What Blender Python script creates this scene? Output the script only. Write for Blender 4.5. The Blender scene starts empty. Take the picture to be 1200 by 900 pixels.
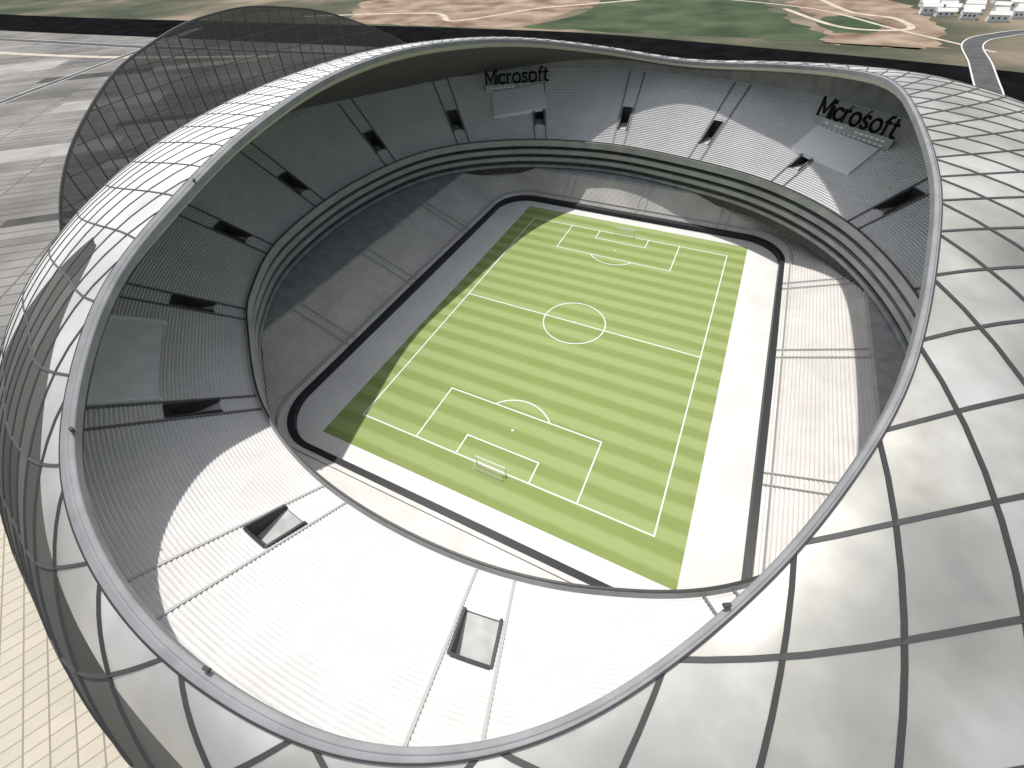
import bpy, math, random
import numpy as np
from mathutils import Matrix, Vector
random.seed(4); rng=np.random.RandomState(3)
S=bpy.context.scene; COL=S.collection
D=math.radians
# ------------------------------------------------------------ materials
def mat(name,base=(.5,.5,.5),rough=.6,metal=0.,var=.0,scale=1.,col2=None,spec=.4,detail=6,stain=0):
    m=bpy.data.materials.new(name);m.use_nodes=True;nt=m.node_tree;b=nt.nodes['Principled BSDF']
    b.inputs['Base Color'].default_value=(*base,1);b.inputs['Roughness'].default_value=rough;b.inputs['Metallic'].default_value=metal
    b.inputs['Specular IOR Level'].default_value=spec
    if var or col2:
        tc=nt.nodes.new('ShaderNodeNewGeometry');n=nt.nodes.new('ShaderNodeTexNoise');n.inputs['Scale'].default_value=scale;n.inputs['Detail'].default_value=detail
        nt.links.new(tc.outputs['Position'],n.inputs['Vector'])
        r=nt.nodes.new('ShaderNodeValToRGB');r.color_ramp.elements[0].position=.35;r.color_ramp.elements[1].position=.65
        c2=col2 or tuple(min(1,c*(1+var)) for c in base); c1=base if col2 else tuple(c*(1-var) for c in base)
        r.color_ramp.elements[0].color=(*c1,1);r.color_ramp.elements[1].color=(*c2,1)
        nt.links.new(n.outputs[0],r.inputs[0]);out=r.outputs[0]
        if stain:
            n2=nt.nodes.new('ShaderNodeTexNoise');n2.inputs['Scale'].default_value=.9;n2.inputs['Detail'].default_value=8;nt.links.new(tc.outputs['Position'],n2.inputs['Vector'])
            mx=nt.nodes.new('ShaderNodeMix');mx.data_type='RGBA';mm=nt.nodes.new('ShaderNodeMath');mm.operation='MULTIPLY';mm.inputs[1].default_value=stain;nt.links.new(n2.outputs[0],mm.inputs[0]);nt.links.new(mm.outputs[0],mx.inputs[0])
            nt.links.new(out,mx.inputs[6]);mx.inputs[7].default_value=(*[c*.55 for c in base],1);out=mx.outputs[2]
        nt.links.new(out,b.inputs['Base Color'])
    return m
M={}
M['tread']=mat('stand_concrete_pale',(.70,.69,.68),.7,var=.07,scale=.07,spec=.2,stain=.3)
M['edge']=mat('stand_seat_row',(.58,.57,.56),.7,var=.08,scale=.3,spec=.2,stain=.3)
M['ltread']=mat('lower_stand_pale',(.68,.655,.625),.7,var=.1,scale=.1,spec=.2,stain=.25)
M['ledge']=mat('lower_stand_row',(.60,.575,.55),.7,var=.08,scale=.3,spec=.2,stain=.25)
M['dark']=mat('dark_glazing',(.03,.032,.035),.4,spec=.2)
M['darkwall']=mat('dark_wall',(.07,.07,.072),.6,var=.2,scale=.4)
M['floor']=mat('passage_floor',(.45,.45,.44),.7,var=.15,scale=.4)
M['boxfloor']=mat('terrace_floor',(.74,.74,.74),.7,var=.06,scale=.4)
M['grey']=mat('grey_concrete',(.36,.36,.36),.6,var=.15,scale=.3)
M['band']=mat('grey_band',(.40,.40,.41),.5,var=.12,scale=.2)
M['kerb']=mat('aisle_grey',(.42,.42,.41),.6)
M['kerbdark']=mat('stair_rail_dark',(.17,.17,.17),.6)
M['slab']=mat('pale_surround',(.72,.71,.68),.6,var=.07,scale=.08,stain=.25)
M['silver']=mat('grey_rim',(.24,.245,.25),.6,.0,var=.12,scale=.3,spec=.2)
M['cream']=mat('cream_fascia',(.6,.58,.52),.5)
M['soffit']=mat('dark_soffit',(.2,.2,.2),.7)
M['rib']=mat('dark_rib',(.05,.05,.05),.5,.2)
M['white']=mat('white_paint',(.8,.8,.8),.6)
M['black']=mat('black_letter',(.006,.006,.007),.6,spec=.1)
M['asphalt']=mat('asphalt',(.008,.008,.009),1,var=.3,scale=.05,spec=0)
M['road']=mat('grey_road',(.10,.10,.10),.95,var=.2,scale=.1,spec=.05)
M['paleslab']=mat('pale_slab',(.38,.36,.335),.95,var=.15,scale=.06,spec=.05,stain=.5)
M['darkslab']=mat('dark_slab',(.09,.087,.083),.95,var=.25,scale=.06,spec=.05,stain=.5)
M['field']=mat('green_field',(.035,.058,.03),.95,scale=.02,col2=(.085,.11,.06),detail=10,spec=.05)
M['earth']=mat('brown_earth',(.17,.11,.075),.95,scale=.03,col2=(.36,.28,.21),detail=12,spec=.05)
M['sand']=mat('pale_track',(.5,.44,.36),.95,var=.15,scale=.1,spec=.05)
def math_(nt,op,a,b=None,c=None):
    n=nt.nodes.new('ShaderNodeMath');n.operation=op
    for i,v in enumerate((a,b,c)):
        if v is None: continue
        if isinstance(v,(int,float)): n.inputs[i].default_value=v
        else: nt.links.new(v,n.inputs[i])
    return n.outputs[0]
def mixc(nt,f,a,b):
    n=nt.nodes.new('ShaderNodeMix');n.data_type='RGBA'
    for i,v in ((0,f),(6,a),(7,b)):
        if isinstance(v,(int,float)): n.inputs[i].default_value=v
        elif isinstance(v,tuple): n.inputs[i].default_value=(*v,1)
        else: nt.links.new(v,n.inputs[i])
    return n.outputs[2]
def nodes(m): return m.node_tree, m.node_tree.nodes, m.node_tree.links
def noise(nt,vec,sc,det=5):
    n=nt.nodes.new('ShaderNodeTexNoise');n.inputs['Scale'].default_value=sc;n.inputs['Detail'].default_value=det
    nt.links.new(vec,n.inputs['Vector']);return n.outputs[0]
m=mat('mown_grass',(.2,.3,.06),.9,spec=.1);nt,ns,ln=nodes(m);g=ns.new('ShaderNodeNewGeometry');sp=ns.new('ShaderNodeSeparateXYZ');ln.new(g.outputs['Position'],sp.inputs[0])
wob=noise(nt,g.outputs['Position'],.25,3)
st=math_(nt,'ADD',math_(nt,'MULTIPLY',math_(nt,'SINE',math_(nt,'MULTIPLY',math_(nt,'ADD',sp.outputs[1],math_(nt,'MULTIPLY',wob,.9)),2*math.pi/5.9)),1.0),.5)
st=math_(nt,'MINIMUM',1.0,math_(nt,'MAXIMUM',0.0,st))
c=mixc(nt,st,(.225,.295,.09),(.33,.41,.165))
nz=noise(nt,g.outputs['Position'],.06,8);c=mixc(nt,math_(nt,'MULTIPLY',nz,.35),c,(.39,.38,.19))
nz2=noise(nt,g.outputs['Position'],1.7,4);c=mixc(nt,math_(nt,'MULTIPLY',nz2,.25),c,(.15,.22,.05));ln.new(c,ns['Principled BSDF'].inputs['Base Color'])
M['grass']=m
# roof panels
m=mat('silver_white_panel',(.6,.6,.6),.3,.55,spec=.5);nt,ns,ln=nodes(m);b=ns['Principled BSDF']
uv=ns.new('ShaderNodeUVMap');uv.uv_map='UVMap';sx=ns.new('ShaderNodeSeparateXYZ');ln.new(uv.outputs[0],sx.inputs[0])
fa=math_(nt,'FLOOR',sx.outputs[0]);fb=math_(nt,'FLOOR',sx.outputs[1]);cb=ns.new('ShaderNodeCombineXYZ');ln.new(fa,cb.inputs[0]);ln.new(fb,cb.inputs[1])
wn=ns.new('ShaderNodeTexWhiteNoise');wn.noise_dimensions='2D';ln.new(cb.outputs[0],wn.inputs['Vector'])
g=ns.new('ShaderNodeNewGeometry')
nz=noise(nt,g.outputs['Position'],.07,9);rr_=ns.new('ShaderNodeValToRGB');e=rr_.color_ramp.elements;e[0].position=.36;e[0].color=(.19,.19,.16,1);e[1].position=.64;e[1].color=(.70,.69,.65,1);x=e.new(.5);x.color=(.40,.385,.32,1);ln.new(nz,rr_.inputs[0])  # cloudy reflections painted into the panel base colour as beige-grey noise
c=mixc(nt,wn.outputs['Value'],(.36,.355,.33),(.64,.635,.61));c=mixc(nt,.5,c,rr_.outputs[0])
uv2=ns.new('ShaderNodeUVMap');uv2.uv_map='GlassSheenMap';s2=ns.new('ShaderNodeSeparateXYZ');ln.new(uv2.outputs[0],s2.inputs[0])
gl=math_(nt,'GREATER_THAN',s2.outputs[0],.5)
dk=mixc(nt,wn.outputs['Value'],(.07,.07,.063),(.14,.14,.128))
c=mixc(nt,math_(nt,'MULTIPLY',s2.outputs[1],.75),c,(.84,.85,.86))  # left panels painted whiter, bright reflection put into their colour
c=mixc(nt,gl,c,dk);ln.new(c,b.inputs['Base Color'])
inv=math_(nt,'SUBTRACT',1.0,gl)
ln.new(math_(nt,'MULTIPLY',inv,math_(nt,'SUBTRACT',.5,math_(nt,'MULTIPLY',s2.outputs[1],.42))),b.inputs['Metallic']);ln.new(math_(nt,'MULTIPLY',math_(nt,'ADD',math_(nt,'MULTIPLY',inv,.35),.05),math_(nt,'SUBTRACT',1.0,math_(nt,'MULTIPLY',s2.outputs[1],.6))),b.inputs['Specular IOR Level'])
nf=noise(nt,g.outputs['Position'],.5,6)
ln.new(math_(nt,'ADD',math_(nt,'ADD',.28,math_(nt,'MULTIPLY',math_(nt,'MAXIMUM',gl,s2.outputs[1]),.35)),math_(nt,'MULTIPLY',nf,.22)),b.inputs['Roughness'])
va=ns.new('ShaderNodeVectorMath');va.operation='SUBTRACT';ln.new(wn.outputs['Color'],va.inputs[0]);va.inputs[1].default_value=(.5,.5,.5)
vs=ns.new('ShaderNodeVectorMath');vs.operation='SCALE';ln.new(va.outputs[0],vs.inputs[0]);vs.inputs[3].default_value=.12
nb=ns.new('ShaderNodeTexNoise');nb.inputs['Scale'].default_value=.10;nb.inputs['Detail'].default_value=2;ln.new(g.outputs['Position'],nb.inputs['Vector'])
vb=ns.new('ShaderNodeVectorMath');vb.operation='SUBTRACT';ln.new(nb.outputs['Color'],vb.inputs[0]);vb.inputs[1].default_value=(.5,.5,.5)
vc=ns.new('ShaderNodeVectorMath');vc.operation='SCALE';ln.new(vb.outputs[0],vc.inputs[0]);vc.inputs[3].default_value=.24
v1=ns.new('ShaderNodeVectorMath');v1.operation='ADD';ln.new(g.outputs['Normal'],v1.inputs[0]);ln.new(vs.outputs[0],v1.inputs[1])
v2=ns.new('ShaderNodeVectorMath');v2.operation='ADD';ln.new(v1.outputs[0],v2.inputs[0]);ln.new(vc.outputs[0],v2.inputs[1])
v3=ns.new('ShaderNodeVectorMath');v3.operation='NORMALIZE';ln.new(v2.outputs[0],v3.inputs[0]);ln.new(v3.outputs[0],b.inputs['Normal'])
M['panel']=m
m=mat('dark_mesh',(.03,.03,.03),.6);nt,ns,ln=nodes(m);out=ns['Material Output'];t=ns.new('ShaderNodeBsdfTransparent');mx=ns.new('ShaderNodeMixShader')
mx.inputs[0].default_value=.82;ln.new(t.outputs[0],mx.inputs[1]);ln.new(ns['Principled BSDF'].outputs[0],mx.inputs[2]);ln.new(mx.outputs[0],out.inputs[0]);M['mesh']=m
def gridmat(name,c1,c2,ang,sx_,sy_,w,rand=None):
    m=mat(name,c1,.85,spec=.1);nt,ns,ln=nodes(m);g=ns.new('ShaderNodeNewGeometry');mp=ns.new('ShaderNodeMapping');mp.inputs['Rotation'].default_value=(0,0,ang);ln.new(g.outputs['Position'],mp.inputs[0])
    s=ns.new('ShaderNodeSeparateXYZ');ln.new(mp.outputs[0],s.inputs[0])
    X=math_(nt,'DIVIDE',s.outputs[0],sx_);Y=math_(nt,'DIVIDE',s.outputs[1],sy_)
    a=math_(nt,'LESS_THAN',math_(nt,'FRACT',X),w*sy_/sx_ if rand else w);b_=math_(nt,'LESS_THAN',math_(nt,'FRACT',Y),w)
    f=math_(nt,'MAXIMUM',a,b_);nz=noise(nt,g.outputs['Position'],.25,6)
    c=c1
    cb=ns.new('ShaderNodeCombineXYZ');ln.new(math_(nt,'FLOOR',X),cb.inputs[0]);ln.new(math_(nt,'FLOOR',Y),cb.inputs[1]);w_=ns.new('ShaderNodeTexWhiteNoise');w_.noise_dimensions='2D';ln.new(cb.outputs[0],w_.inputs['Vector'])
    if rand:
        c=mixc(nt,w_.outputs['Value'],c1,rand)
        big=noise(nt,g.outputs['Position'],.012,7);rb=ns.new('ShaderNodeValToRGB');rb.color_ramp.elements[0].position=.4;rb.color_ramp.elements[0].color=(.09,.087,.082,1);rb.color_ramp.elements[1].position=.62;rb.color_ramp.elements[1].color=(.38,.36,.335,1);ln.new(big,rb.inputs[0])
        c=mixc(nt,.6,c,rb.outputs[0])
    else:
        c=mixc(nt,math_(nt,'MULTIPLY',w_.outputs['Value'],.35),c1,tuple(x*.75 for x in c1))
    c=mixc(nt,math_(nt,'MULTIPLY',nz,.5),c,tuple(x*.7 for x in c1));c=mixc(nt,math_(nt,'MULTIPLY',f,.6 if rand else 1.),c,c2);ln.new(c,ns['Principled BSDF'].inputs['Base Color']);return m
M['plaza']=gridmat('beige_paving',(.58,.525,.43),(.28,.25,.19),.45,2.4,3.4,.075)
M['yard']=gridmat('slab_yard',(.14,.135,.125),(.07,.067,.06),-math.atan2(.65,.76),46,6.5,.14,rand=(.38,.36,.335))
m=mat('scrub_ground',(.1,.1,.07),.95,spec=.05);nt,ns,ln=nodes(m);g=ns.new('ShaderNodeNewGeometry')
n1=noise(nt,g.outputs['Position'],.006,10);r=ns.new('ShaderNodeValToRGB');e=r.color_ramp.elements;e[0].position=.4;e[0].color=(.04,.06,.035,1);e[1].position=.62;e[1].color=(.31,.245,.18,1);x=e.new(.5);x.color=(.11,.11,.075,1);ln.new(n1,r.inputs[0])
n2=noise(nt,g.outputs['Position'],.08,6);c=mixc(nt,math_(nt,'MULTIPLY',n2,.5),r.outputs[0],(.09,.08,.06));ln.new(c,ns['Principled BSDF'].inputs['Base Color']);M['ground']=m
# ------------------------------------------------------------ mesh helpers
def mesh(name,v,f,mats,parent=None,mi=None,smooth=False,**kw):
    me=bpy.data.meshes.new(name);me.from_pydata([tuple(map(float,p)) for p in v],[],f)
    for k in (mats if isinstance(mats,(list,tuple)) else [mats]): me.materials.append(M[k])
    if mi: me.polygons.foreach_set('material_index',mi)
    if smooth: me.polygons.foreach_set('use_smooth',[True]*len(f))
    me.update();o=bpy.data.objects.new(name,me);COL.objects.link(o)
    if parent: o.parent=parent
    for k,x in kw.items(): o[k]=x
    return o
C0=(-5.,0.);NT=720
TH=np.arange(NT)*2*math.pi/NT-math.pi
def curve(P,spline=True):
    P=np.array(P,float)
    if spline:
        n=len(P);Q=[]
        for i in range(n):
            a,b,c,d=P[i-1],P[i],P[(i+1)%n],P[(i+2)%n]
            for t in np.linspace(0,1,24,endpoint=False):
                Q.append(.5*((2*b)+(c-a)*t+(2*a-5*b+4*c-d)*t*t+(3*b-a-3*c+d)*t**3))
        P=np.array(Q)
    th=np.arctan2(P[:,1]-C0[1],P[:,0]-C0[0]);r=np.hypot(P[:,0]-C0[0],P[:,1]-C0[1]);o=np.argsort(th)
    return th[o],r[o],(P[o,2] if P.shape[1]>2 else r[o]*0)
def ev(cv,th):
    th=(np.asarray(th)+math.pi)%(2*math.pi)-math.pi
    return np.interp(th,cv[0],cv[1],period=2*math.pi),np.interp(th,cv[0],cv[2],period=2*math.pi)
def smoothcurve(cv,k=7):
    r,z=ev(cv,TH);ker=np.hanning(k+2)[1:-1];ker/=ker.sum()
    f=lambda a:np.convolve(np.concatenate([a[-k:],a,a[:k]]),ker,'same')[k:-k]
    return TH.copy(),f(r),f(z)
RIM=smoothcurve(curve([(11,-98,42),(22,-94,42),(30.5,-87,42.5),(39.5,-74,44),(44.5,-63.5,46.5),(49,-50,49.5),(52.2,-29,52.3),(54.7,-5,53.3),(55,28,53.3),(53.5,51,52),(48.3,69,49.5),(40,82,47.3),(28.3,90,45.6),(1,101,42.8),(-29,92,47),(-48.5,63.5,53.2),(-55.5,24,58.1),(-58,-6,58.6),(-52,-36.5,57.2),(-45.3,-60,54),(-40.5,-75,50.5),(-26,-91,46),(-8,-98,43)]),25)
RING=curve([(8,-78,20),(29,-73.5,20),(48,-63,20),(67,-40,20),(76,-12,20),(74.5,16,20),(62,46,20),(40,66,20),(10,76,20),(-21,79,20),(-55,70,20),(-80,49,20),(-89,15,20),(-85,-21,20),(-72,-44,20),(-58,-57,20),(-39,-70,20),(-17,-77,20)])
OUT=smoothcurve(curve([(0,-113,12),(50,-109,12),(98,-85,12),(132,-40,12),(142,5,12),(135,60,12),(105,100,12),(50,122,12),(0,127,12),(-60,119,12),(-110,92,12),(-138,45,12),(-144,-2,12),(-134,-47,12),(-107,-84,12),(-71,-104,12),(-33,-112,12)]),31)
def rrect(hx,hy,rad,cx=-.5,cy=0):
    P=[]
    for (sx,sy,a0) in ((1,1,0),(-1,1,90),(-1,-1,180),(1,-1,270)):
        for a in np.linspace(0,90,25): P.append((cx+sx*(hx-rad)+rad*math.cos(D(a0+a)),cy+sy*(hy-rad)+rad*math.sin(D(a0+a)),0))
    Q=[]
    for i in range(len(P)):
        a=np.array(P[i]);b=np.array(P[(i+1)%len(P)]);n=max(1,int(np.linalg.norm(b-a)/1.0))
        for k in range(n): Q.append(a+(b-a)*k/n)
    return curve(Q,False)
def xyz(th,r,z): 
    z=np.broadcast_to(z,np.shape(r));return np.stack([C0[0]+r*np.cos(th),C0[1]+r*np.sin(th),z],-1)
RR,RZ=ev(RIM,TH);GR,_=ev(RING,TH);OR,_=ev(OUT,TH)
def grid(name,rows,mats,parent=None,skip=None,rowmat=None,closed=True,smooth=False,**kw):
    n=len(rows[0]);V=np.concatenate(rows);F=[];MI=[]
    for k in range(len(rows)-1):
        for i in range(n if closed else n-1):
            if skip and skip(k,i): continue
            j=(i+1)%n;F.append((k*n+i,k*n+j,(k+1)*n+j,(k+1)*n+i));MI.append(rowmat[k] if rowmat else 0)
    return mesh(name,V,F,mats,parent,MI,smooth,**kw)
def sweep(name,cvr,prof,mats,parent,zadd=None,th=TH,closed=True,**kw):
    rows=[xyz(th,cvr+o,(z+zadd) if zadd is not None else np.full(len(th),z)) for o,z in prof]
    rows.append(rows[0]);return grid(name,rows,mats,parent,closed=closed,**kw)
def boxvf(c,s,ang=0):
    v=[];ca,sa=math.cos(ang),math.sin(ang)
    for z in (-1,1):
        for x,y in ((-1,-1),(1,-1),(1,1),(-1,1)):
            X=x*s[0]/2;Y=y*s[1]/2;v.append((c[0]+X*ca-Y*sa,c[1]+X*sa+Y*ca,c[2]+z*s[2]/2))
    return v,[(3,2,1,0),(4,5,6,7),(0,1,5,4),(1,2,6,5),(2,3,7,6),(3,0,4,7)]
def box(name,c,s,mats,parent=None,ang=0,**kw):
    v,f=boxvf(c,s,ang);return mesh(name,v,f,mats,parent,**kw)
def merge(parts):
    V=[];F=[]
    for v,f in parts:
        b=len(V);V+=list(v);F+=[tuple(i+b for i in q) for q in f]
    return V,F
def bar(P,w,h,up=(0,0,1)):
    P=[np.array(p,float) for p in P];V=[];F=[]
    for i,p in enumerate(P):
        t=P[min(i+1,len(P)-1)]-P[max(i-1,0)];t/=np.linalg.norm(t)
        s=np.cross(t,up if not callable(up) else up(p));s/=np.linalg.norm(s)+1e-9;n=np.cross(s,t)
        V+=[p-s*w/2,p+s*w/2,p+s*w/2+n*h,p-s*w/2+n*h]
        if i: 
            a=4*(i-1)
            for k in range(4): F.append((a+k,a+(k+1)%4,a+4+(k+1)%4,a+4+k))
    F+= [(3,2,1,0),(len(V)-4,len(V)-3,len(V)-2,len(V)-1)]
    return V,F
def empty(name,loc=(0,0,0),**kw):
    o=bpy.data.objects.new(name,None);COL.objects.link(o);o.location=loc
    for k,x in kw.items(): o[k]=x
    return o
# ------------------------------------------------------------ stadium
ST=empty('stadium',label='large oval football stadium with silver panelled roof and grey stands',category='stadium')
def wid(th): return 26+4*np.clip(np.sin(th),-.5,1)
NR=48;W=wid(TH);rise=.58
VOM=[-97,-75.5,-118,-140.5,-161,180,157,137,117,96,75,54,34,12,-10,-32,-54]
def hvof(a): return 3 if a in (-97,-75.5) else 2
def vrof(a): return (12,22) if a in (-97,-75.5) else (11,24)
def ti(a): return int(round((D(a)+math.pi)/(2*math.pi)*NT))%NT
vomset={}
for a in VOM:
    c=ti(a);hv=hvof(a)
    for q in range(-hv,hv): vomset[(c+q)%NT]=vrof(a)
REC=(ti(-134.5),ti(-120));RECR=(25,42)
def tz(k,th): return 20+rise*wid(th)*k/NR
rows=[];rm=[];kk=[]
for k in range(NR):
    z=tz(k,TH);r0=GR+W*k/NR;w=W/NR
    rows+= [xyz(TH,r0,z),xyz(TH,r0+w*.66,z),xyz(TH,r0+w,z)];rm+=[0,1,0];kk+=[k,k,k]
rows.append(xyz(TH,GR+W,tz(NR,TH)));rm.append(0);kk.append(NR)
def skip(ri,i):
    k=kk[ri]
    if i in vomset and vomset[i][0]<=k<vomset[i][1]: return True
    if REC[0]<=i<REC[1] and RECR[0]<=k<RECR[1]: return True
    return False
US=grid('upper_stand',rows,['tread','edge'],ST,skip,rm)
wallr=xyz(TH,GR+W,tz(NR,TH))
def roofz(th,s):
    rz=ev(RIM,th)[1];w=np.clip((rz-43)/14,0,1);g=np.exp(-((((np.degrees(th)+102)+180)%360-180)/24)**2)
    a=2.4-.6*w-.8*g;b=.5+.22*w+.2*g
    return 12+(rz-12)*(1-np.clip(s,0,1)**a)**b
def topunder(r): return roofz(TH,(r-RR)/(OR-RR))-1.2
grid('back_wall',[wallr,xyz(TH,GR+W+.5,np.maximum(topunder(GR+W+.5),tz(NR,TH)+.3))],'grey',ST)
def recess(name,c0,c1,k0,k1,par,wallh,floor='floor',side='grey',back='dark',th_=.35,depth=None):
    idx=np.arange(c0,c1+1);t=-math.pi+idx*2*math.pi/NT;ii=idx%NT
    r0=GR[ii]+W[ii]*k0/NR;r1=GR[ii]+W[ii]*k1/NR;z0=float(np.mean(tz(k0,t)))-.3;z1=tz(k1,t)
    zb=np.full(len(t),z0) if depth is None else z1-depth
    base=grid(name,[xyz(t,r0,np.full(len(t),z0)),xyz(t,r1,zb)],floor,par,closed=False)
    for s,q in ((0,-1),(-1,1)):
        a=t[s];dirv=np.array([math.cos(a),math.sin(a)]);n=np.array([-dirv[1],dirv[0]])*q*th_
        p0=np.array(C0)+dirv*(r0[s]-.2);p1=np.array(C0)+dirv*(r1[s]+.2);v=[]
        za=z0-.5;zt0=tz(k0,a)+wallh;zt1=tz(k1,a)+wallh*.7
        for (p,zt) in ((p0,zt0),(p1,zt1)):
            for off in (np.zeros(2),n): v+=[(*(p+off),za),(*(p+off),zt)]
        f=[(0,1,5,4),(2,6,7,3),(1,3,7,5),(0,4,6,2),(0,2,3,1),(4,5,7,6)];mesh('parapet',v,f,side,base)
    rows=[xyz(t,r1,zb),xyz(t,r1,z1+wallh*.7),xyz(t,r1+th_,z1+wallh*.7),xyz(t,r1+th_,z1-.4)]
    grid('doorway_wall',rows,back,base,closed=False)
    return base
for a in VOM:
    c=ti(a);hv=hvof(a);vr=vrof(a);recess('vomitory',c-hv,c+hv,vr[0],vr[1],US,.5,side='darkwall')
    for q in (-hv-1,hv+1):
        i=(c+q)%NT;t=TH[i];P=[]
        for k in range(0,NR+1,2):
            r=GR[i]+W[i]*k/NR;z=tz(k,t)-1.05;P.append((C0[0]+r*math.cos(t),C0[1]+r*math.sin(t),z))
        V,F=bar(P,.38,.98 if hv==3 else 1.12);mesh('aisle_kerb',V,F,'kerb' if hv==3 else 'kerbdark',US)
TB=recess('terrace_box',REC[0],REC[1],RECR[0],RECR[1],US,1.0,'boxfloor','white','white',.5,depth=.3)
FC=sweep('tier_front',GR,[(-.6,18.6),(-.6,20.6),(-.3,20.9),(.1,20.0),(.3,18.6)],'band',ST)
sweep('handrail',GR,[(-.75,20.95),(-.75,21.2),(-.45,21.2),(-.45,20.95)],'rib',FC)
sweep('floor_band',GR,[(.3,15.4),(.3,17.0),(2.6,17.0),(2.6,15.4)],'band',FC)
sweep('floor_band',GR,[(1.0,12.4),(1.0,13.8),(2.6,13.8),(2.6,12.4)],'band',FC)
sweep('floor_band',GR,[(1.6,9.7),(1.6,10.7),(2.6,10.7),(2.6,9.7)],'grey',FC)
grid('glazing',[xyz(TH,GR+2.4,np.full(NT,7.)),xyz(TH,GR+2.4,np.full(NT,20.))],'darkwall',FC)
pm=None
for q in range(90):
    i=q*8;t=TH[i];r=GR[i]+2.25
    if pm is None:
        v,f=boxvf((0,0,0),(.2,.12,12));pm=mesh('mullion',v,f,'kerbdark',FC);o=pm
    else:
        o=pm.copy();COL.objects.link(o);o.parent=FC
    o.location=(C0[0]+r*math.cos(t),C0[1]+r*math.sin(t),13.5);o.rotation_euler=(0,0,t)
rows=[];rm=[];NL=24
zl=lambda k:1.6+7.2*k/NL
for k in range(NL):
    a,b,c=[ev(rrect(54+17.5*(k+f)/NL,67.5+8.5*(k+f)/NL,13+3*(k+f)/NL),TH)[0] for f in (0,.7,1)]
    rows+=[xyz(TH,a,zl(k)),xyz(TH,b,zl(k)),xyz(TH,c,zl(k))];rm+=[0,1,0]
rl=ev(rrect(71.5,76,16),TH)[0]
rows.append(xyz(TH,rl,zl(NL)));rm.append(0)
LS=grid('lower_stand',rows,['ltread','ledge'],ST,None,rm[:len(rows)-1])
grid('concourse',[xyz(TH,rl+.0,zl(NL)+.05),xyz(TH,rl+.5,zl(NL)+.5),xyz(TH,np.maximum(GR+3,rl+1),zl(NL)+.5)],'grey',LS)
for (sx,ys) in ((1,(-34,-31,6,9,38,41)),(-1,(-36,-33,-5,-2,30,33))):
    for y in ys:
        P=[(-.5+sx*(54+17.5*q),y,1.6+7.2*q+.1) for q in np.linspace(0,1,12)]
        V,F=bar(P,.26,.2);mesh('gangway_rail',V,F,'kerb',LS)
for x in (-30,-27,0,3,30,33):
    P=[(x,67.5+8.5*q,1.6+7.2*q+.1) for q in np.linspace(0,1,10)];V,F=bar(P,.25,.2);mesh('gangway_rail',V,F,'kerb',LS)
rw=ev(rrect(53,66.5,12.5),TH)[0]
sweep('barrier_wall',rw,[(-.5,0.02),(-.5,1.5),(1.1,1.75),(1.3,0.0)],'dark',ST)
fr_=ev(rrect(55.2,68.9,13.5),TH)[0]
sweep('front_rail',fr_,[(0,2.0),(0,3.1),(.1,3.1),(.1,2.0)],'kerb',LS)
# roof
ts=1-(1-np.linspace(0,1,34))**1.7;NN=74
def Nf(th): return NN*th/(2*math.pi)-5.0*np.sin(th+D(50))
def Df(th): return 9.4+3.8*np.cos(th+D(50))
def Dg(th): return Df(th)*(1-.42*np.exp(-((((np.degrees(th)+55)+180)%360-180)/42)**2))
TX=np.linspace(-3*math.pi,3*math.pi,2161)
def prof(th):
    rr=ev(RIM,th)[0];ro=ev(OUT,th)[0];P=[]
    for s in ts: P.append((rr+s*(ro-rr),roofz(th,s)))
    P.append((ro*.995,np.full(np.shape(th),6.)));P.append((ro*.985,np.full(np.shape(th),-.2)))
    d=[np.zeros(np.shape(th))]
    for a,b in zip(P[:-1],P[1:]): d.append(d[-1]+np.hypot(b[0]-a[0],b[1]-a[1]))
    return P,d
P,dd=prof(TH)
RS=grid('roof_shell',[xyz(TH,r,z) for r,z in P],'panel',ST,smooth=True)
me=RS.data;n=NT
A=np.array([Nf(TH)+d/Df(TH) for d in dd]);B=np.array([Nf(TH)-d/Dg(TH) for d in dd])
gv=[];adeg=np.degrees(TH)
left_sheen=np.exp(-((((adeg+172)+180)%360-180)/60)**2)  # weight of the painted brighter reflection on the left side of the shell
for k,(r,z) in enumerate(P):
    low=np.clip((20-z)/10,0,1)*(1-left_sheen)
    ang=np.clip(1.6-np.abs(adeg+104)/22,0,1)
    near=ang*np.clip((RZ-3.0-z)/1.2+.5,0,1)
    gv.append(np.maximum(low,near))
gv=np.array(gv)
uvs=[];uv2s=[]
for p in me.polygons:
    vs=list(p.vertices);wrap=any(v%n==0 for v in vs) and any(v%n==n-1 for v in vs)
    for v in vs:
        k,i=divmod(v,n);add=NN if (wrap and i==0) else 0
        uvs+=[float(A[k,i])+add,float(B[k,i])+add];uv2s+=[float(gv[k,i]),float(left_sheen[i])]
me.uv_layers.new(name='UVMap');me.uv_layers.new(name='GlassSheenMap')
me.uv_layers['UVMap'].data.foreach_set('uv',uvs);me.uv_layers['GlassSheenMap'].data.foreach_set('uv',uv2s)
PX,dX=prof(TX);NX=Nf(TX);parts=[]
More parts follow.
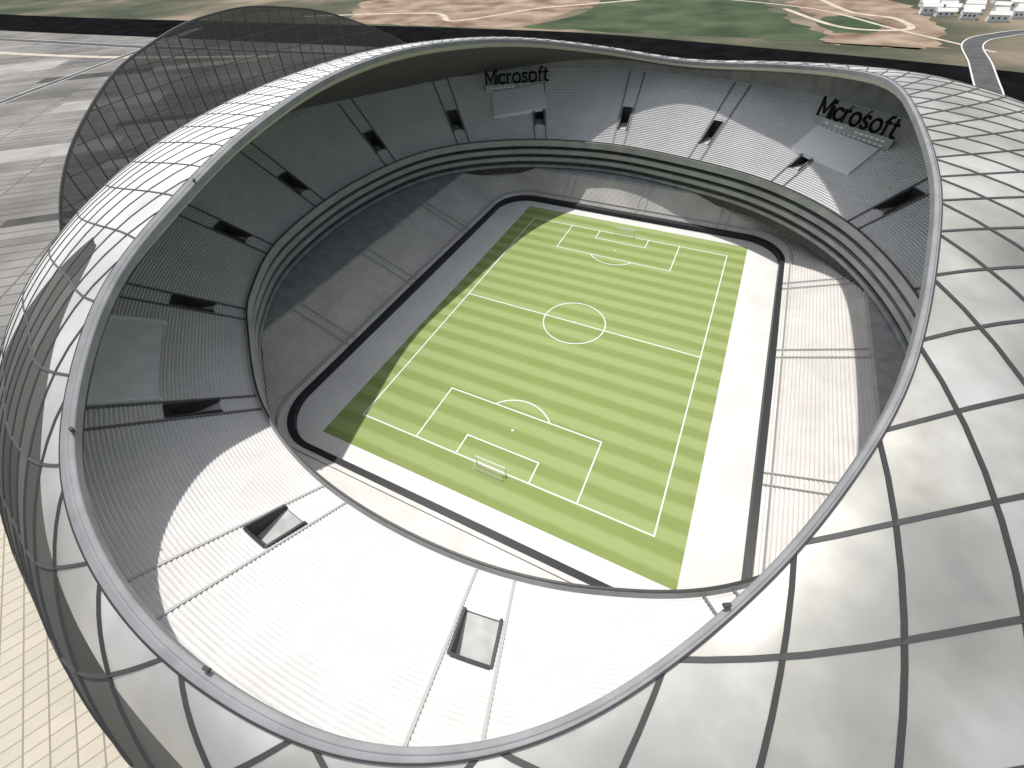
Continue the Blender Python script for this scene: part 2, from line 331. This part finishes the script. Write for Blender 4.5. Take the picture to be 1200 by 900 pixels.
for sg,DX in ((1,Df(TX)),(-1,Dg(TX))):
    AX=[NX+sg*d/DX for d in dX]
    for i in range(NN):
        L=[];WD=[]
        for k in range(len(PX)):
            o=np.argsort(AX[k]);t=np.interp(i,AX[k][o],TX[o]);r=np.interp(t,TX,PX[k][0]);z=np.interp(t,TX,PX[k][1])
            L.append(np.array((C0[0]+(r+.05)*math.cos(t),C0[1]+(r+.05)*math.sin(t),z+.02)));WD.append(.30+.15*math.cos(t+D(20)))
        V=[];F=[]
        for j,p in enumerate(L):
            tt=L[min(j+1,len(L)-1)]-L[max(j-1,0)];tt/=np.linalg.norm(tt)
            rad=np.array([p[0]-C0[0],p[1]-C0[1],0]);rad/=np.linalg.norm(rad)
            f=j/len(L);up=rad*(f**2)+np.array([0,0,1.])*(1-f**2)
            s=np.cross(tt,up);s/=np.linalg.norm(s);nn=np.cross(s,tt);w=WD[j]
            V+=[p-s*w/2-nn*.3,p+s*w/2-nn*.3,p+s*w/2+nn*.06,p-s*w/2+nn*.06]
            if j:
                a=4*(j-1)
                for k in range(4): F.append((a+k,a+(k+1)%4,a+4+(k+1)%4,a+4+k))
        parts.append((V,F))
V,F=merge(parts);mesh('lattice_rib',V,F,'rib',ST)
rows=[]
for s in np.linspace(.05,.93,14): rows.append(xyz(TH,RR+s*(OR-RR)-.3,roofz(TH,s)-2.2))
grid('soffit',rows,'soffit',ST,smooth=True)
RM=sweep('roof_rim',RR,[(-.2,-.9),(-.22,.05),(-.12,.14),(.2,.22),(.28,.2),(.28,-.8)],'silver',ST,zadd=RZ)
rows=[xyz(TH,RR-.2,RZ-.9),xyz(TH,RR+1.6,RZ-2.1),xyz(TH,RR+.05*(OR-RR)+1.5,np.minimum(RZ-2.3,roofz(TH,.1)-2.3))]
grid('rim_fascia',rows,'cream',ST,smooth=True)
wb=.42+1.2*np.exp(-((((adeg+125)+180)%360-180)/40)**2)
rz_=lambda o:roofz(TH,o/(OR-RR))
grid('rim_cladding',[xyz(TH,RR+.29,rz_(.29+0*TH)+.1),xyz(TH,RR+.3,rz_(.3+0*TH)+.24),xyz(TH,RR+wb*.5,rz_(wb*.5)+.26),xyz(TH,RR+wb,rz_(wb)+.24)],'silver',ST,smooth=True)
grid('rim_edge',[xyz(TH,RR+wb,rz_(wb)+.28),xyz(TH,RR+wb+.16,rz_(wb+.16)+.26),xyz(TH,RR+wb+.18,rz_(wb+.18)-.1)],'rib',ST)
for a in (-61,-86,-104,-128):
    t=D(a);r,z=ev(RIM,t);x=C0[0]+(r-.3)*math.cos(t);y=C0[1]+(r-.3)*math.sin(t)
    o=box('floodlight',(x,y,z+.6),(.6,.3,.35),'rib',RM,t+math.pi/2);box('bracket',(x,y,z+.3),(.15,.15,.3),'rib',o,t)
# scoreboards with lettering
def arc(cx,cy,r,a0,a1,n=14): return [(cx+r*math.cos(D(a0+(a1-a0)*i/n)),cy+r*math.sin(D(a0+(a1-a0)*i/n))) for i in range(n+1)]
GLY={'M':(.86,[[(0,0),(0,1)],[(0,1),(.43,.2)],[(.43,.2),(.86,1)],[(.86,1),(.86,0)]]),
'i':(0,[[(0,0),(0,.66)],[(0,.86),(0,.98)]]),
'c':(.58,[arc(.33,.34,.33,45,315)]),
'r':(.34,[[(0,0),(0,.68)],arc(.3,.36,.3,180,85,8)]),
'o':(.68,[arc(.34,.34,.34,0,360,20)]),
's':(.5,[[(.47,.58),(.36,.67),(.16,.67),(.05,.54),(.13,.41),(.38,.29),(.47,.16),(.37,.03),(.14,.01),(.02,.1)]]),
'f':(.36,[[(.13,0),(.13,.8),(.2,.95),(.38,.99)],[(0,.66),(.34,.66)]]),
't':(.36,[[(.13,.92),(.13,.14),(.2,.02),(.38,.01)],[(0,.66),(.34,.66)]])}
def lettering(word,width,cap,w=.15,gap=.2):
    tot=sum(GLY[ch][0] for ch in word)+gap*(len(word)-1);sx=width/tot;x=0;parts=[]
    for ch in word:
        for pl in GLY[ch][1]:
            for a,b in zip(pl[:-1],pl[1:]):
                p=np.array(((x+a[0])*sx-width/2,a[1]*cap,0.));q=np.array(((x+b[0])*sx-width/2,b[1]*cap,0.));dv=(q-p)/np.linalg.norm(q-p)*w*cap*.3
                parts.append(bar([p-dv,q+dv],w*cap,.4))
        x+=GLY[ch][0]+gap
    return merge(parts)
def board(th,roff,width,ztop,hgt,cap,plat=11.):
    t=D(th);r=float(ev(RING,t)[0])+roff;c=np.array([C0[0]+r*math.cos(t),C0[1]+r*math.sin(t)]);zb=ztop-hgt
    ang=t+math.pi/2;tg=np.array([math.cos(ang),math.sin(ang)])
    o=box('scoreboard',(c[0],c[1],zb+hgt/2),(width,.8,hgt),'band',US,ang)
    fwd=np.array([-math.cos(t),-math.sin(t)])
    def at(d,z): return (c[0]+fwd[0]*d,c[1]+fwd[1]*d,z)
    for q in range(2):
        z=ztop-1.1-1.2*q
        for x in np.linspace(-.4,.4,13):
            if random.random()<.85:
                tv=tg*x*width;p=at(.5,z);box('text_line',(p[0]+tv[0],p[1]+tv[1],z),(width*.045,.2,.5),'white',o,ang)
    V=[]
    for dd_ in (1.2,plat):
        for sg in (-1,1):
            p=c+fwd*dd_+tg*sg*width*.42
            rr_=math.hypot(p[0]-C0[0],p[1]-C0[1]);a_=math.atan2(p[1]-C0[1],p[0]-C0[0])
            z=20+rise*(rr_-float(ev(RING,a_)[0]))+.6
            V+=[(p[0],p[1],z-1.2),(p[0],p[1],z)]
    mesh('platform',V,[(1,3,7,5),(0,1,5,4),(2,6,7,3),(0,2,3,1),(4,5,7,6),(0,4,6,2)],'white',o)
    V,F=lettering('Microsoft',width*.98,cap)
    l=mesh('lettering',V,F,'black',o)
    right=Vector((math.sin(t),-math.cos(t),0));up=Vector((0,0,1));nrm=right.cross(up)
    p=at(.9,ztop+.4)
    l.matrix_world=Matrix(((right[0],up[0],nrm[0],p[0]),(right[1],up[1],nrm[1],p[1]),(right[2],up[2],nrm[2],p[2]),(0,0,0,1)))
    return o
board(121.5,22,25.5,34.4,3.2,4.6)
board(51.5,20,24.5,34.4,3.2,4.6,9.5)
# mesh screen arch
SC=empty('mesh_screen',(-140,20,0),label='tall arched dark mesh screen standing beside the stadium shell',category='screen')
SP=smoothcurve(curve([(-128,-70,0),(-140,-40,0),(-148,0,0),(-151,40,0),(-144,75,0),(-128,105,0),(-100,128,0),(0,150,0),(150,0,0),(0,-150,0)]),41)
a0=math.atan2(-56,-133)+2*math.pi;a1=math.atan2(122,-105)
tt=np.linspace(a0,a1,81);rr=ev(SP,tt)[0];u=np.linspace(0,1,81)
topz=np.interp(u,[0,.05,.12,.26,.42,.56,.72,.86,1],[14,29,42,55,61,62,57,46,28])
ker=np.hanning(15);ker/=ker.sum();tp=np.concatenate([2*topz[0]-topz[7:0:-1],topz,2*topz[-1]-topz[-2:-9:-1]]);topz=np.convolve(tp,ker,'valid')
def scp(i,f): 
    z=topz[i]*f; r=rr[i]-8*(z/60)**3; return np.array([C0[0]+r*math.cos(tt[i]),C0[1]+r*math.sin(tt[i]),z])
fs=np.linspace(0,1,13)
rows=[np.array([scp(i,f) for i in range(81)]) for f in fs]
o=grid('perforated_sheet',rows,'mesh',SC,closed=False,smooth=True);o.matrix_parent_inverse=Matrix.Translation((140,-20,0))
parts=[]
rad=lambda p:(p[0]+5,p[1],0.01)
for i in range(0,81,2): parts.append(bar([scp(i,f) for f in fs],.4 if i%4==0 else .2,.3,up=rad))
for z in np.arange(6,61,6):
    seg=[]
    for i in range(81):
        if topz[i]>z: seg.append(scp(i,z/topz[i]))
        else:
            if len(seg)>1: parts.append(bar(seg,.2,.2))
            seg=[]
    if len(seg)>1: parts.append(bar(seg,.2,.2))
parts.append(bar([scp(i,1) for i in range(81)],.6,.6))
V,F=merge(parts);o=mesh('frame',V,F,'rib',SC);o.matrix_parent_inverse=Matrix.Translation((140,-20,0))
# ------------------------------------------------------------ pitch
def sheet(name,pts,z,m,parent=None,**kw): return mesh(name,[(x,y,z) for x,y in pts],[tuple(range(len(pts)))],m,parent,**kw)
tq=np.arange(0,NT,4)
sheet('field_surround',[tuple(xyz(TH[i],rw[i]-.2,0)[:2]) for i in tq],0.0,'slab',kind='structure')
PT=sheet('football_pitch',[(-42,-61.5),(42,-61.5),(42,61.5),(-42,61.5)],.03,'grass',label='mown green football pitch with striped turf and white markings',category='pitch')
def lines(segs,w=.3,z=.05):
    ps=[]
    for (x0,y0),(x1,y1) in segs:
        dx,dy=x1-x0,y1-y0;L=math.hypot(dx,dy);nx,ny=-dy/L*w/2,dx/L*w/2;ex,ey=dx/L*w/2,dy/L*w/2
        ps.append(([(x0+nx-ex,y0+ny-ey,z),(x0-nx-ex,y0-ny-ey,z),(x1-nx+ex,y1-ny+ey,z),(x1+nx+ex,y1+ny+ey,z)],[(0,1,2,3)]))
    return merge(ps)
hw,hl=36.1,53.3
def loopseg(p): return [(p[i],p[(i+1)%len(p)]) for i in range(len(p))]
def ringvf(cx,cy,R,a0,a1,w=.3,z=.056,n=64):
    V=[];F=[]
    for i in range(n+1):
        a=a0+(a1-a0)*i/n
        for q in (R-w/2,R+w/2): V.append((cx+q*math.cos(a),cy+q*math.sin(a),z))
        if i: b=2*(i-1);F.append((b,b+1,b+3,b+2))
    return V,F
allp=[];zz=.05
def add(s):
    global zz
    for q in s: allp.append(lines([q],z=zz));zz+=.0015
add(loopseg([(-hw,-hl),(hw,-hl),(hw,hl),(-hw,hl)]));add([((-hw,0),(hw,0))])
for s in (-1,1):
    y=s*hl
    add([((-20.16,y),(-20.16,y-s*16.5)),((-20.16,y-s*16.5),(20.16,y-s*16.5)),((20.16,y-s*16.5),(20.16,y))])
    add([((-9.16,y),(-9.16,y-s*5.5)),((-9.16,y-s*5.5),(9.16,y-s*5.5)),((9.16,y-s*5.5),(9.16,y))])
    c=math.acos(5.5/9.15);mid=-s*math.pi/2
    zz+=.0015;allp.append(ringvf(0,y-s*11,9.15,mid-c,mid+c,z=zz,n=24))
    zz+=.0015;allp.append(ringvf(0,y-s*11,.15,0,2*math.pi,w=.3,z=zz,n=12))
zz+=.0015;allp.append(ringvf(0,0,9.15,0,2*math.pi,z=zz));zz+=.0015;allp.append(ringvf(0,0,.15,0,2*math.pi,w=.3,z=zz,n=12))
V,F=merge(allp);mesh('pitch_markings',V,F,'white',PT)
def goal(y,s,lab):
    G=empty('goal',(0,y,0.03),label=lab,category='goal',group='football goals')
    fr=[boxvf((-3.66,0,1.22),(.16,.16,2.44)),boxvf((3.66,0,1.22),(.16,.16,2.44)),boxvf((0,0,2.5),(7.48,.16,.16))]
    V,F=merge(fr);mesh('goal_frame',V,F,'white',G)
    ps=[]
    for x in np.linspace(-3.6,3.6,13): ps.append(bar([(x,0,2.44),(x,s*.9,2.4),(x,s*2.2,.05)],.03,.03,up=(1,0,.01)))
    for q in np.linspace(0,1,6): ps.append(bar([(-3.6,s*(.9+1.3*q),2.4-2.35*q),(3.6,s*(.9+1.3*q),2.4-2.35*q)],.03,.03))
    V,F=merge(ps);mesh('net',V,F,'white',G)
goal(-hl,-1,'white football goal with net on the goal line');goal(hl,1,'white football goal with net on the goal line')
# ------------------------------------------------------------ surroundings
sheet('ground',[(-4000,-2000),(4000,-2000),(4000,6000),(-4000,6000)],-.3,'ground',kind='structure')
PLZ=[(-400,-400),(400,-400),(400,150),(150,230),(-60,200),(-135,110),(-135,60),(-60,0),(-70,-70),(-95,-105),(-230,-260)]
sheet('plaza',PLZ,-.2,'plaza',kind='structure')
sheet('yard',[(-1600,-400),(-320,-380),(-230,-262),(-96,-106),(-72,-72),(-62,0),(-137,60),(-137,110),(-60,260),(-200,300),(-1600,280)],-.22,'yard',kind='structure')
e1=np.array((.76,.65));e2=np.array((-.65,.76));zq=-.2
for (cx,cy,l,w_,mm) in ((-330,20,80,22,'paleslab'),(-400,-40,60,14,'darkslab'),(-300,95,90,10,'darkslab'),(-390,95,70,26,'paleslab'),(-250,40,60,12,'paleslab'),(-480,150,110,18,'darkslab'),(-620,120,120,40,'paleslab'),(-700,60,160,20,'darkslab'),(-230,-20,50,7,'darkslab'),(-260,-70,70,12,'paleslab'),(-215,90,46,14,'darkslab'),(-420,200,90,18,'paleslab')):
    c=np.array((cx,cy));zq+=.002;sheet('pavement',[tuple(c+e1*a*l/2+e2*b*w_/2) for a,b in ((-1,-1),(1,-1),(1,1),(-1,1))],zq,mm,kind='structure')
def strip(name,P,w,z,m,edge=True,**kw):
    def rib(off0,off1,zz):
        V=[];F=[]
        for i,p in enumerate(P):
            a=np.array(P[max(i-1,0)],float);b=np.array(P[min(i+1,len(P)-1)],float);t=(b-a)/np.linalg.norm(b-a);n=np.array((-t[1],t[0]))
            for o in (off0,off1): q=np.array(p)+n*o;V.append((q[0],q[1],zz))
            if i:k=2*(i-1);F.append((k,k+2,k+3,k+1))
        return V,F
    V,F=rib(-w/2,w/2,z);o=mesh(name,V,F,m,None,kind='structure',**kw)
    if edge:
        for a,b in ((-w/2+.2,-w/2+1.1),(w/2-1.1,w/2-.2)):
            V,F=rib(a,b,z+.06);mesh('road_marking',V,F,'slab',o)
    return o
def smoothP(P,n=10):
    P=np.array(P,float);Q=[]
    for i in range(len(P)-1):
        a=P[max(i-1,0)];b=P[i];c=P[i+1];d=P[min(i+2,len(P)-1)]
        for t in np.linspace(0,1,n,endpoint=False): Q.append(.5*((2*b)+(c-a)*t+(2*a-5*b+4*c-d)*t*t+(3*b-a-3*c+d)*t**3))
    Q.append(P[-1]);return Q
strip('road',smoothP([(-1800,285),(-994,296),(-600,322),(-336,342),(-200,350),(-115,348),(20,325),(150,298),(300,245),(700,100)]),96,-.16,'asphalt',False)
strip('road',smoothP([(260,-300),(200,100),(160,225),(150,262),(153,300),(160,360),(166,420),(186,455),(240,490),(420,540)]),14,-.1,'road')
strip('road',smoothP([(-400,-120),(-440,-20),(-479,66),(-548,217),(-600,330)]),9,-.12,'road')
strip('road',smoothP([(-1200,180),(-800,215),(-548,235),(-330,262),(-200,280)]),14,-.14,'road')
strip('track',smoothP([(-1200,120),(-800,160),(-560,190),(-380,240)]),8,-.15,'sand',False)
def blob(name,P,z,m,j=8):
    P=smoothP(P+[P[0]],8)[:-1];P=[(p[0]+random.uniform(-j,j),p[1]+random.uniform(-j,j)*.7) for p in P];sheet(name,P,z,m,kind='structure')
blob('field',[(-205,412),(-80,408),(60,404),(75,430),(30,520),(15,620),(40,900),(-260,900),(-180,560)],-.2,'field')
blob('earth',[(-420,395),(-300,400),(-215,412),(-190,500),(-180,600),(-240,800),(-420,760),(-520,560)],-.21,'earth')
blob('earth',[(62,400),(130,395),(150,420),(150,520),(130,640),(60,720),(30,600),(60,500)],-.19,'earth')
blob('field',[(72,445),(105,450),(112,500),(85,530),(62,500)],-.17,'field',3)
strip('track',smoothP([(-520,420),(-360,470),(-300,430),(-240,520),(-190,560),(-80,640),(60,700)]),7,-.14,'sand',False)
strip('track',smoothP([(30,560),(80,470),(130,470),(125,520),(90,550),(60,640)]),6,-.13,'sand',False)
strip('track',smoothP([(175,395),(120,470),(60,560),(-40,620)]),4,-.12,'sand',False)
def house(x,y,a,sx,sy,h):
    H=empty('house',(x,y,-.3),label='small white house with pale pitched roof',category='house',group='white houses beyond the fields');H.rotation_euler=(0,0,a)
    box('wall',(0,0,h/2),(sx,sy,h),'white',H)
    v=[(-sx/2-.5,-sy/2-.5,h),(sx/2+.5,-sy/2-.5,h),(sx/2+.5,sy/2+.5,h),(-sx/2-.5,sy/2+.5,h),(-sx/2-.5,0,h+2.2),(sx/2+.5,0,h+2.2)]
    mesh('roof',v,[(0,1,5,4),(2,3,4,5),(0,4,3),(1,2,5),(3,2,1,0)],'slab',H)
    for q in (-.3,0,.3): box('window',(q*sx,-sy/2-.03,h*.55),(1.4,.1,1.3),'dark',H)
for gx in range(8):
    for gy in range(5):
        if random.random()<.85: house(150+gx*17+random.uniform(-4,4)+gy*4,545+gy*24-gx*7+random.uniform(-4,4),random.uniform(-.3,.3),random.uniform(8,15),random.uniform(7,10),random.uniform(3.5,6))
# ------------------------------------------------------------ camera, light
r=Vector((0.8999,0.4345,-0.0377)).normalized();d=Vector((-0.3091,0.5743,-0.7580)).normalized();r=(r-d*r.dot(d)).normalized();u=r.cross(d)
cam=bpy.data.cameras.new('camera');co=bpy.data.objects.new('camera',cam);COL.objects.link(co)
c=(26.7426,-90.8489,81.372)
co.matrix_world=Matrix(((r[0],u[0],-d[0],c[0]),(r[1],u[1],-d[1],c[1]),(r[2],u[2],-d[2],c[2]),(0,0,0,1)))
cam.sensor_width=36;cam.lens=36*480.9/1200;cam.clip_end=20000;cam.clip_start=.5;S.camera=co
sd=Vector((-.30,.33,1)).normalized()
L=bpy.data.lights.new('sun','SUN');L.energy=3.8;L.angle=D(.5);L.color=(1,.97,.93);lo=bpy.data.objects.new('sun',L);COL.objects.link(lo);lo.rotation_euler=sd.to_track_quat('Z','Y').to_euler()
w=bpy.data.worlds.new('World');S.world=w;w.use_nodes=True;nt=w.node_tree;bg=nt.nodes['Background'];sk=nt.nodes.new('ShaderNodeTexSky');sk.sky_type='NISHITA';sk.sun_disc=False
sk.sun_elevation=math.asin(sd[2]);sk.sun_rotation=math.atan2(sd[0],sd[1])
tc=nt.nodes.new('ShaderNodeTexCoord');nn=noise(nt,tc.outputs['Generated'],4.,9);rp=nt.nodes.new('ShaderNodeValToRGB');rp.color_ramp.elements[0].position=.40;rp.color_ramp.elements[1].position=.56;nt.links.new(nn,rp.inputs[0])
dp=nt.nodes.new('ShaderNodeVectorMath');dp.operation='DOT_PRODUCT';nt.links.new(tc.outputs['Generated'],dp.inputs[0]);dp.inputs[1].default_value=Vector((-.62,.45,.62)).normalized()
n3=noise(nt,tc.outputs['Generated'],3.0,9)
fb=math_(nt,'ADD',math_(nt,'MULTIPLY',dp.outputs['Value'],1.1),math_(nt,'MULTIPLY',math_(nt,'SUBTRACT',n3,.5),2.6));rp2=nt.nodes.new('ShaderNodeValToRGB');e=rp2.color_ramp.elements;e[0].position=.1;e[0].color=(2.1,2.03,1.8,1);e[1].position=.85;e[1].color=(9.8,9.6,9.3,1);nt.links.new(fb,rp2.inputs[0])
cc=mixc(nt,rp.outputs[0],sk.outputs[0],rp2.outputs[0]);nt.links.new(cc,bg.inputs[0]);bg.inputs[1].default_value=.15
S.view_settings.view_transform='Standard';S.view_settings.look='None';S.view_settings.exposure=0
